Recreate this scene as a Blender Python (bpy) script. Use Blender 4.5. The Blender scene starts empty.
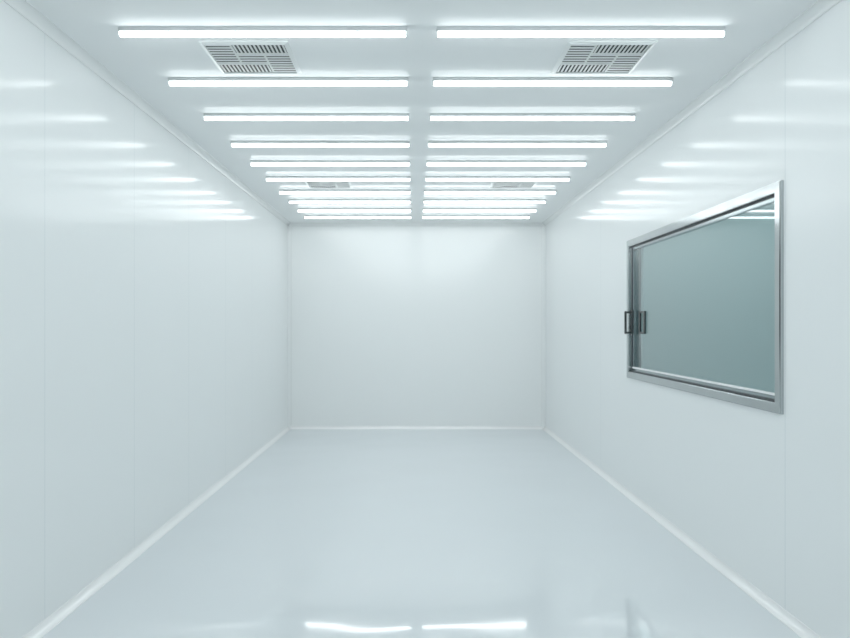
import bpy, bmesh, math
from mathutils import Vector, Matrix
scene = bpy.context.scene
scene.view_settings.view_transform = 'Standard'
scene.view_settings.gamma = 1.42
col = scene.collection

CAM_Z = 1.243
XL, XR, YB, YF, H = -1.52, 1.58, 8.62, -1.5, 2.486
T = 0.10

# ---------------- materials ----------------
def mat(name, color, rough=0.5, metal=0.0, emit=None, strength=0.0, spec=0.5, ior=1.5):
    m = bpy.data.materials.new(name); m.use_nodes = True
    b = m.node_tree.nodes['Principled BSDF']
    b.inputs['Base Color'].default_value = (*color, 1)
    b.inputs['Roughness'].default_value = rough
    b.inputs['Metallic'].default_value = metal
    b.inputs['Specular IOR Level'].default_value = spec
    b.inputs['IOR'].default_value = ior
    if emit:
        b.inputs['Emission Color'].default_value = (*emit, 1)
        b.inputs['Emission Strength'].default_value = strength
    return m

def panel_mat(name, color, rough, axis, origin, width, line=0.004, bump=0.02, spec=0.5, nscale=1.2, fall=0.0, ior=1.5):
    """painted panels: flat colour, thin joints every `width` m, faint waviness, optional slight fall along Y"""
    m = mat(name, color, rough, spec=spec, ior=ior)
    nt = m.node_tree; N = nt.nodes; L = nt.links; b = N['Principled BSDF']
    geo = N.new('ShaderNodeNewGeometry')
    sep = N.new('ShaderNodeSeparateXYZ'); L.new(geo.outputs['Position'], sep.inputs[0])
    noise = N.new('ShaderNodeTexNoise'); noise.inputs['Scale'].default_value = nscale
    noise.inputs['Detail'].default_value = 1.0
    L.new(geo.outputs['Position'], noise.inputs['Vector'])
    ma = N.new('ShaderNodeMath'); ma.operation = 'MULTIPLY'; ma.inputs[1].default_value = bump*0.1
    L.new(noise.outputs['Fac'], ma.inputs[0])
    sl = N.new('ShaderNodeMath'); sl.operation = 'MULTIPLY_ADD'; sl.inputs[1].default_value = fall
    L.new(sep.outputs['Y'], sl.inputs[0]); L.new(ma.outputs[0], sl.inputs[2])
    bp = N.new('ShaderNodeBump'); bp.inputs['Strength'].default_value = 1.0
    bp.inputs['Distance'].default_value = 1.0
    L.new(sl.outputs[0], bp.inputs['Height'])
    L.new(bp.outputs['Normal'], b.inputs['Normal'])
    if axis is not None:
        s = N.new('ShaderNodeMath'); s.operation = 'SUBTRACT'; s.inputs[1].default_value = origin
        L.new(sep.outputs[axis], s.inputs[0])
        pp = N.new('ShaderNodeMath'); pp.operation = 'PINGPONG'; pp.inputs[1].default_value = width/2
        L.new(s.outputs[0], pp.inputs[0])
        lt = N.new('ShaderNodeMath'); lt.operation = 'LESS_THAN'; lt.inputs[1].default_value = line/2
        L.new(pp.outputs[0], lt.inputs[0])
        mx = N.new('ShaderNodeMix'); mx.data_type = 'RGBA'
        mx.inputs['A'].default_value = (*color, 1)
        mx.inputs['B'].default_value = (color[0]*.76, color[1]*.80, color[2]*.82, 1)
        L.new(lt.outputs[0], mx.inputs['Factor'])
        L.new(mx.outputs['Result'], b.inputs['Base Color'])
    return m

WALLC = (0.862, 0.898, 0.902)
M_wl = panel_mat('panel_paint_a', WALLC, 0.145, 'Y', 2.94, 0.94, line=0.0035, spec=0.5, ior=1.23)
M_wr = panel_mat('panel_paint_b', WALLC, 0.145, 'Y', 3.04, 3.0, spec=0.5, ior=1.23)
M_wb = panel_mat('panel_paint_c', (0.885, 0.915, 0.915), 0.14, None, 0, 1, spec=0.4)
M_ce = panel_mat('ceiling_panel_paint', (0.872, 0.905, 0.910), 0.10, None, 0.42, 1.15, bump=0.01, spec=0.5, ior=1.045)
M_fl = panel_mat('epoxy_floor', (0.735, 0.79, 0.825), 0.05, None, 0, 1, bump=0.06, nscale=1.3, spec=0.5, fall=0.028, ior=2.2)
M_cove = mat('white_pvc', (0.975, 0.985, 0.985), 0.10, spec=0.9, ior=1.9)
M_ccove = mat('pale_aluminium_trim', (0.82, 0.85, 0.85), 0.2)
M_steel = mat('brushed_steel', (0.42, 0.45, 0.46), 0.12, 1.0)
M_dark = mat('black_rubber', (0.012, 0.016, 0.02), 0.5)
M_sash = mat('anodised_sash', (0.28, 0.33, 0.345), 0.16, 0.95)
M_track = mat('toplit_aluminium', (0.97, 0.98, 0.99), 0.25, 0.0)  # brightness of the upward-facing bottom rail is put into this near-white colour
M_latch = mat('latch_steel', (0.60, 0.64, 0.65), 0.2, 1.0)
M_black = mat('black_plastic', (0.006, 0.008, 0.009), 0.3)
M_house = mat('lamp_housing_paint', (0.50, 0.54, 0.55), 0.35)
M_cap = mat('lamp_cap_grey', (0.72, 0.76, 0.77), 0.4)
M_tube = mat('lit_diffuser', (0.9, 0.9, 0.9), 0.4, emit=(0.89, 0.98, 1.0), strength=10.2)
M_vent = mat('vent_paint', (0.70, 0.74, 0.74), 0.35)
M_vshade = mat('vent_shade_black', (0.010, 0.013, 0.015), 0.8)  # black paints in the shade inside the vents
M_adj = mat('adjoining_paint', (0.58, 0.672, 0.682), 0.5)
# glass: tinted pane, symmetrical Schlick reflectance per face
M_glass = bpy.data.materials.new('tinted_glass'); M_glass.use_nodes = True
nt = M_glass.node_tree; nt.nodes.clear(); N = nt.nodes; L = nt.links
o = N.new('ShaderNodeOutputMaterial'); mx = N.new('ShaderNodeMixShader')
tr = N.new('ShaderNodeBsdfTransparent'); tr.inputs[0].default_value = (0.76, 0.865, 0.875, 1)
gl = N.new('ShaderNodeBsdfGlossy'); gl.inputs['Roughness'].default_value = 0.02
ge = N.new('ShaderNodeNewGeometry'); dt = N.new('ShaderNodeVectorMath'); dt.operation = 'DOT_PRODUCT'
L.new(ge.outputs['True Normal'], dt.inputs[0]); L.new(ge.outputs['Incoming'], dt.inputs[1])
ab = N.new('ShaderNodeMath'); ab.operation = 'ABSOLUTE'; L.new(dt.outputs['Value'], ab.inputs[0])
om = N.new('ShaderNodeMath'); om.operation = 'SUBTRACT'; om.inputs[0].default_value = 1; L.new(ab.outputs[0], om.inputs[1])
pw = N.new('ShaderNodeMath'); pw.operation = 'POWER'; pw.inputs[1].default_value = 5; L.new(om.outputs[0], pw.inputs[0])
ml = N.new('ShaderNodeMath'); ml.operation = 'MULTIPLY_ADD'; ml.inputs[1].default_value = 0.96; ml.inputs[2].default_value = 0.04
L.new(pw.outputs[0], ml.inputs[0]); L.new(ml.outputs[0], mx.inputs[0])
L.new(tr.outputs[0], mx.inputs[1]); L.new(gl.outputs[0], mx.inputs[2]); L.new(mx.outputs[0], o.inputs[0])

# ---------------- mesh helpers ----------------
def obj_from(bm, name, m, parent=None, smooth=False, kind=None, label=None):
    bmesh.ops.recalc_face_normals(bm, faces=bm.faces)
    me = bpy.data.meshes.new(name); bm.to_mesh(me); bm.free()
    if smooth:
        for p in me.polygons: p.use_smooth = True
    ob = bpy.data.objects.new(name, me); me.materials.append(m); col.objects.link(ob)
    if parent: ob.parent = parent
    if kind: ob['kind'] = kind
    if label: ob['label'] = label
    return ob

def box(bm, x0, x1, y0, y1, z0, z1, bevel=0):
    vs = [Vector((x, y, z)) for x in (x0, x1) for y in (y0, y1) for z in (z0, z1)]
    v = [bm.verts.new(c) for c in vs]
    fs = [bm.faces.new([v[i] for i in f]) for f in ((0,1,3,2),(4,6,7,5),(0,4,5,1),(2,3,7,6),(0,2,6,4),(1,5,7,3))]
    if bevel:
        es = set(e for f in fs for e in f.edges)
        bmesh.ops.bevel(bm, geom=list(es), offset=bevel, segments=2, affect='EDGES')

def slab(name, *a, m, label):
    bm = bmesh.new(); box(bm, *a)
    ob = obj_from(bm, name, m, kind='structure', label=label); ob['category'] = name.split('_')[0]
    return ob

def ring(bm, x0, x1, ya, yb, za, zb, wy, wz=None, bevel=0.0):
    """rectangular ring in the YZ plane, thickness x0..x1"""
    wz = wz or wy
    o_ = [(ya, za), (yb, za), (yb, zb), (ya, zb)]
    i_ = [(ya+wy, za+wz), (yb-wy, za+wz), (yb-wy, zb-wz), (ya+wy, zb-wz)]
    V = {}
    for k, x in enumerate((x0, x1)):
        for j in range(4):
            V[k, 0, j] = bm.verts.new((x, *o_[j])); V[k, 1, j] = bm.verts.new((x, *i_[j]))
    for j in range(4):
        n = (j+1) % 4
        for k in (0, 1):
            bm.faces.new((V[k,0,j], V[k,0,n], V[k,1,n], V[k,1,j]))
        for r in (0, 1):
            bm.faces.new((V[0,r,j], V[0,r,n], V[1,r,n], V[1,r,j]))
    if bevel:
        es = [e for e in bm.edges if abs(e.verts[0].co.x-x0) < 1e-6 and abs(e.verts[1].co.x-x0) < 1e-6
              and (abs(e.verts[0].co.y-e.verts[1].co.y) < 1e-6 or abs(e.verts[0].co.z-e.verts[1].co.z) < 1e-6)]
        bmesh.ops.bevel(bm, geom=es, offset=bevel, segments=3, affect='EDGES')

# ---------------- shell ----------------
slab('floor', XL-T, XR+T, YF-T, YB+T, -T, 0, m=M_fl, label='glossy pale grey-blue epoxy floor')
slab('ceiling', XL-T, XR+T, YF-T, YB+T, H, H+T, m=M_ce, label='glossy white panel ceiling')
slab('wall_left', XL-T, XL, YF, YB, 0, H, m=M_wl, label='glossy white cleanroom panel wall with vertical joints')
slab('wall_back', XL-T, XR+T, YB, YB+T, 0, H, m=M_wb, label='plain white end wall panel')
slab('wall_front', XL-T, XR+T, YF-T, YF, 0, H, m=M_wb, label='plain white end wall panel')
# right wall with window opening
WY0, WY1, WZ0, WZ1 = 3.05, 5.25, CAM_Z-0.378, CAM_Z+0.624   # outer edge of frame
FW = 0.046
oy0, oy1, oz0, oz1 = WY0+0.022, WY1-0.022, WZ0+0.022, WZ1-0.022
bm = bmesh.new()
ys = [YF, oy0, oy1, YB]; zs = [0, oz0, oz1, H]
g = {(k,i,j): bm.verts.new(((XR, XR+T)[k], ys[i], zs[j])) for k in (0,1) for i in range(4) for j in range(4)}
for k in (0, 1):
    for i in range(3):
        for j in range(3):
            if (i, j) != (1, 1):
                bm.faces.new((g[k,i,j], g[k,i+1,j], g[k,i+1,j+1], g[k,i,j+1]))
for a, b_ in (((1,1),(2,1)),((2,1),(2,2)),((2,2),(1,2)),((1,2),(1,1))):
    bm.faces.new((g[0,*a], g[0,*b_], g[1,*b_], g[1,*a]))
for i in range(3):
    for j in (0, 3):
        bm.faces.new((g[0,i,j], g[0,i+1,j], g[1,i+1,j], g[1,i,j]))
        bm.faces.new((g[0,j,i], g[0,j,i+1], g[1,j,i+1], g[1,j,i]))
w = obj_from(bm, 'wall_right', M_wr, kind='structure', label='glossy white cleanroom panel wall with a window opening')
w['category'] = 'wall'

# coves : concave quarter profile swept along a path
def cove(name, p0, p1, d1, d2, r, m, label, lip=0.0015):
    """p0-p1 the inner corner line; d1,d2 unit vectors away from corner along the two surfaces"""
    bm = bmesh.new(); p0, p1, d1, d2 = map(Vector, (p0, p1, d1, d2))
    prof = [d1*0 + d2*0, d1*r, d1*r + d2*lip]
    n = 8
    for i in range(n+1):
        a = math.pi/2*i/n
        c = d1*(r - (r-lip)*math.sin(a)) + d2*(r - (r-lip)*math.cos(a))
        prof.append(c)
    prof.append(d2*r)
    A = [bm.verts.new(p0+q) for q in prof]; B = [bm.verts.new(p1+q) for q in prof]
    k = len(prof)
    for i in range(k):
        bm.faces.new((A[i], A[(i+1) % k], B[(i+1) % k], B[i]))
    bm.faces.new(A); bm.faces.new(list(reversed(B)))
    ob = obj_from(bm, name, m, kind='structure', label=label); ob['category'] = 'trim'
    return ob
R = 0.036
bl = 'white coved plastic skirting between wall and floor'
cove('baseboard_left', (XL, YF, 0), (XL, YB, 0), (1,0,0), (0,0,1), R, M_cove, bl, lip=0.003)
cove('baseboard_right', (XR, YF, 0), (XR, YB, 0), (-1,0,0), (0,0,1), R, M_cove, bl, lip=0.003)
cove('baseboard_back', (XL+R, YB, 0), (XR-R, YB, 0), (0,-1,0), (0,0,1), R, M_cove, bl, lip=0.003)
cl = 'pale coved metal trim where wall meets ceiling'
cove('trim_1', (XL, YF, H), (XL, YB, H), (1,0,0), (0,0,-1), 0.04, M_ccove, cl, lip=0.004)
cove('trim_2', (XR, YF, H), (XR, YB, H), (-1,0,0), (0,0,-1), 0.04, M_ccove, cl, lip=0.004)
cove('trim_3', (XL+.04, YB, H), (XR-.04, YB, H), (0,-1,0), (0,0,-1), 0.04, M_ccove, cl, lip=0.004)
vl = 'pale coved trim in the vertical room corner'
cove('trim_4', (XL, YB, R), (XL, YB, H-.04), (1,0,0), (0,-1,0), 0.045, M_ccove, vl, lip=0.004)
cove('trim_5', (XR, YB, R), (XR, YB, H-.04), (-1,0,0), (0,-1,0), 0.045, M_ccove, vl, lip=0.004)

# ---------------- window ----------------
bm = bmesh.new()
ring(bm, XR-0.018, XR, WY0, WY1, WZ0, WZ1, FW, bevel=0.004)
ring(bm, XR-0.002, XR+0.075, oy0, oy1, oz0, oz1, 0.024)
win = obj_from(bm, 'window_1', M_steel, kind='structure', label='brushed steel framed window with tinted glass in the panel wall')
win['category'] = 'window'
iy0, iy1, iz0, iz1 = WY0+FW, WY1-FW, WZ0+FW, WZ1-FW
bm = bmesh.new(); ring(bm, XR+0.006, XR+0.05, iy0, iy1, iz0, iz1, 0.008)
obj_from(bm, 'gasket', M_dark, win, label='black rubber gasket')
bm = bmesh.new(); ring(bm, XR+0.010, XR+0.045, iy0+.008, iy1-.008, iz0+.008, iz1-.008, 0.018, bevel=0.003)
sash = obj_from(bm, 'sash', M_sash, win, label='slim grey metal sash')
bm = bmesh.new(); box(bm, XR+0.022, XR+0.028, iy0+.025, iy1-.025, iz0+.025, iz1-.025)
obj_from(bm, 'glass', M_glass, sash, label='blue-green tinted glass pane')
bm = bmesh.new(); box(bm, XR+0.002, XR+0.020, iy0+.027, iy1-.027, iz0+.026, iz0+.036, bevel=0.002)
obj_from(bm, 'track', M_track, sash, label='aluminium bottom track with the light on it put into its colour')
# handle fixed to the sash
hy, hz = iy1-0.020, CAM_Z+0.025
bm = bmesh.new(); box(bm, XR+0.000, XR+0.010, hy-0.016, hy+0.016, hz-0.092, hz+0.092, bevel=0.002)
hd = obj_from(bm, 'handle', M_black, sash, label='black pull handle')
bm = bmesh.new()
box(bm, XR-0.052, XR-0.038, hy-0.012, hy+0.012, hz-0.084, hz+0.084, bevel=0.004)
box(bm, XR-0.040, XR+0.000, hy-0.011, hy+0.011, hz+0.066, hz+0.082, bevel=0.003)
box(bm, XR-0.040, XR+0.000, hy-0.011, hy+0.011, hz-0.082, hz-0.066, bevel=0.003)
gr = obj_from(bm, 'grip', M_black, hd, label='black pull grip')
bm = bmesh.new(); box(bm, XR-0.026, XR-0.012, hy-0.010, hy+0.010, hz-0.062, hz+0.062, bevel=0.002)
obj_from(bm, 'latch', M_latch, hd, label='bright metal latch inside the pull')
# dark ring added on the pane to draw the handle's reflection
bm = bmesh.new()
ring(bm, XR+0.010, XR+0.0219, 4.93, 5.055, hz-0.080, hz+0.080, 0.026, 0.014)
obj_from(bm, 'handle_reflection', M_black, sash, label='dark rectangular finger pull on the glass')

# adjoining room seen through the glass
AX0, AX1, AY0, AY1 = XR+T, 3.0, 1.5, 12.0
al = 'plain grey-green wall of the dim adjoining room'
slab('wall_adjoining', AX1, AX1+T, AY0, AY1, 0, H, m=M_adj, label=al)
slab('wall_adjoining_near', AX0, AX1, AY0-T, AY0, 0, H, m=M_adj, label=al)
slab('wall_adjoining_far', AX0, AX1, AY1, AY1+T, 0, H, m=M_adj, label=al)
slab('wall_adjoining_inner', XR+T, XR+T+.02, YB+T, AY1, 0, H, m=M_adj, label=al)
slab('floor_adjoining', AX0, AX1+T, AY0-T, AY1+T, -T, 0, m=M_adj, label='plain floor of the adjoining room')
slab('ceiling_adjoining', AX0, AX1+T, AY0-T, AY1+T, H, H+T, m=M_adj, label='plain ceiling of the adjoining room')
ld = bpy.data.lights.new('adjoining_fill_light', 'AREA'); ld.shape = 'RECTANGLE'; ld.size = 0.7; ld.size_y = 7.5  # unseen area lamp added to brighten the view through the glass
ld.energy = 21; ld.color = (0.88, 1.0, 1.0)
lo = bpy.data.objects.new('adjoining_fill_light', ld); lo.location = (2.3, 7.6, H-0.02); col.objects.link(lo)

# ---------------- ceiling lamps ----------------
LL = 1.2
def lamp_proto():
    root = bpy.data.objects.new('ceiling_light', None); root.empty_display_size = 0.05; col.objects.link(root)
    bm = bmesh.new()
    box(bm, -LL/2, LL/2, -0.014, 0.014, -0.020, 0, bevel=0.002)
    h = obj_from(bm, 'housing', M_house, root)
    bm = bmesh.new()
    prof = [(-0.013, -0.020)]
    for i in range(13):
        a = math.pi*i/12
        prof.append((-0.013*math.cos(a), -0.027 - 0.012*math.sin(a)))
    prof.append((0.013, -0.020))
    A = [bm.verts.new((-LL/2+.006, y, z)) for y, z in prof]; B = [bm.verts.new((LL/2-.006, y, z)) for y, z in prof]
    k = len(prof)
    for i in range(k): bm.faces.new((A[i], A[(i+1) % k], B[(i+1) % k], B[i]))
    bm.faces.new(A); bm.faces.new(list(reversed(B)))
    d = obj_from(bm, 'diffuser', M_tube, root, label='glowing white tube diffuser')
    caps = []
    for s in (-1, 1):
        bm = bmesh.new()
        xa, xb = sorted((s*(LL/2-.006), s*(LL/2+.001)))
        box(bm, xa, xb, -0.013, 0.013, -0.038, -0.0005, bevel=0.002)
        caps.append(obj_from(bm, 'end_cap', M_cap, root, label='grey plastic end cap'))
    return root, [h, d]+caps
proto, parts = lamp_proto()
rows = [-1.15, -0.55, 0.05, 0.65, 1.25, 1.82, 2.40, 2.975, 3.58, 4.18, 4.80, 5.37, 5.93, 6.51, 7.01, 7.54, 8.00]
xs = [-0.629, 0.693]
first = True
for y in rows:
    for x in xs:
        if first:
            r = proto; first = False
        else:
            r = proto.copy(); col.objects.link(r)
            for p in parts:
                c = p.copy(); c.parent = r; col.objects.link(c)
        r.location = (x, y, H)
        r['label'] = 'slim white linear tube light fixed under the ceiling'
        r['category'] = 'ceiling light'
        r['group'] = 'rows of linear ceiling lights'

# ---------------- vents ----------------
def vent_proto():
    S = 0.195
    root = bpy.data.objects.new('air_vent', None); root.empty_display_size = 0.05; col.objects.link(root)
    bm = bmesh.new()
    o_ = [(-S,-S),(S,-S),(S,S),(-S,S)]; q = S-0.018; i_ = [(-q,-q),(q,-q),(q,q),(-q,q)]
    V = {}
    for j in range(4):
        V[0,j] = bm.verts.new((*o_[j], 0)); V[1,j] = bm.verts.new((*o_[j], -0.003))
        V[2,j] = bm.verts.new((*i_[j], -0.010)); V[3,j] = bm.verts.new((*i_[j], 0))
    for j in range(4):
        n = (j+1) % 4
        for k in range(4): bm.faces.new((V[k,j], V[k,n], V[(k+1)%4,n], V[(k+1)%4,j]))
    f = obj_from(bm, 'vent_frame', M_vent, root)
    bm = bmesh.new(); box(bm, -q, q, -q, q, -0.0025, -0.0005)  # thin sheet under the solid ceiling, its blackness stands in for duct shade
    b = obj_from(bm, 'duct_shade_sheet', M_vshade, root, label='black sheet painting the shade behind the louvers')
    bm = bmesh.new()
    def block(x0, x1, y0, y1, horiz, n):
        for i in range(n):
            t = (i+0.5)/n
            if horiz:
                y = y0+(y1-y0)*t; hw = 0.22*(y1-y0)/n
                box(bm, x0, x1, y-hw, y+hw, -0.0062, -0.0045)
            else:
                x = x0+(x1-x0)*t; hw = 0.20*(x1-x0)/n
                box(bm, x-hw, x+hw, y0, y1, -0.0062, -0.0045)
    c = q*0.36; e = 0.004
    # pinwheel of four side blocks round a centre block
    block(-q, c-e, c+e, q, False, 13)
    block(c+e, q, -c+e, q, True, 8)
    block(-c+e, q, -q, -c-e, False, 13)
    block(-q, -c-e, -q, c-e, True, 8)
    block(-c+e, c-e, -c+e, c-e, True, 4)
    for a_ in ((-q, c, c-e, c+e), (c-e, c+e, -c, q), (-c, q, -c-e, -c+e), (-c-e, -c+e, -q, c)):
        box(bm, *a_, -0.0075, -0.003)
    l = obj_from(bm, 'louvers', M_vent, root, label='fine louver blades running in several directions')
    return root, [f, b, l]
vp, vparts = vent_proto()
first = True
for x, y in ((-0.747, 3.31), (0.868, 3.31), (-0.747, 6.22), (0.868, 6.22)):
    if first: r = vp; first = False
    else:
        r = vp.copy(); col.objects.link(r)
        for p in vparts:
            c = p.copy(); c.parent = r; col.objects.link(c)
    r.location = (x, y, H)
    r['label'] = 'square white louvered air vent set between ceiling lights'
    r['category'] = 'air vent'; r['group'] = 'square ceiling air vents'

wd = bpy.data.worlds.new('world'); scene.world = wd; wd.use_nodes = True
wd.node_tree.nodes['Background'].inputs[0].default_value = (0.3, 0.33, 0.34, 1)

# ---------------- camera ----------------
cd = bpy.data.cameras.new('camera'); cam = bpy.data.objects.new('camera', cd); col.objects.link(cam)
cd.sensor_width = 36; cd.lens = 714/850*36; cd.clip_start = 0.02
cd.shift_x = 11/850; cd.shift_y = 7/850
cam.location = (0, 0, CAM_Z); cam.rotation_euler = (math.radians(90), 0, 0)
scene.camera = cam
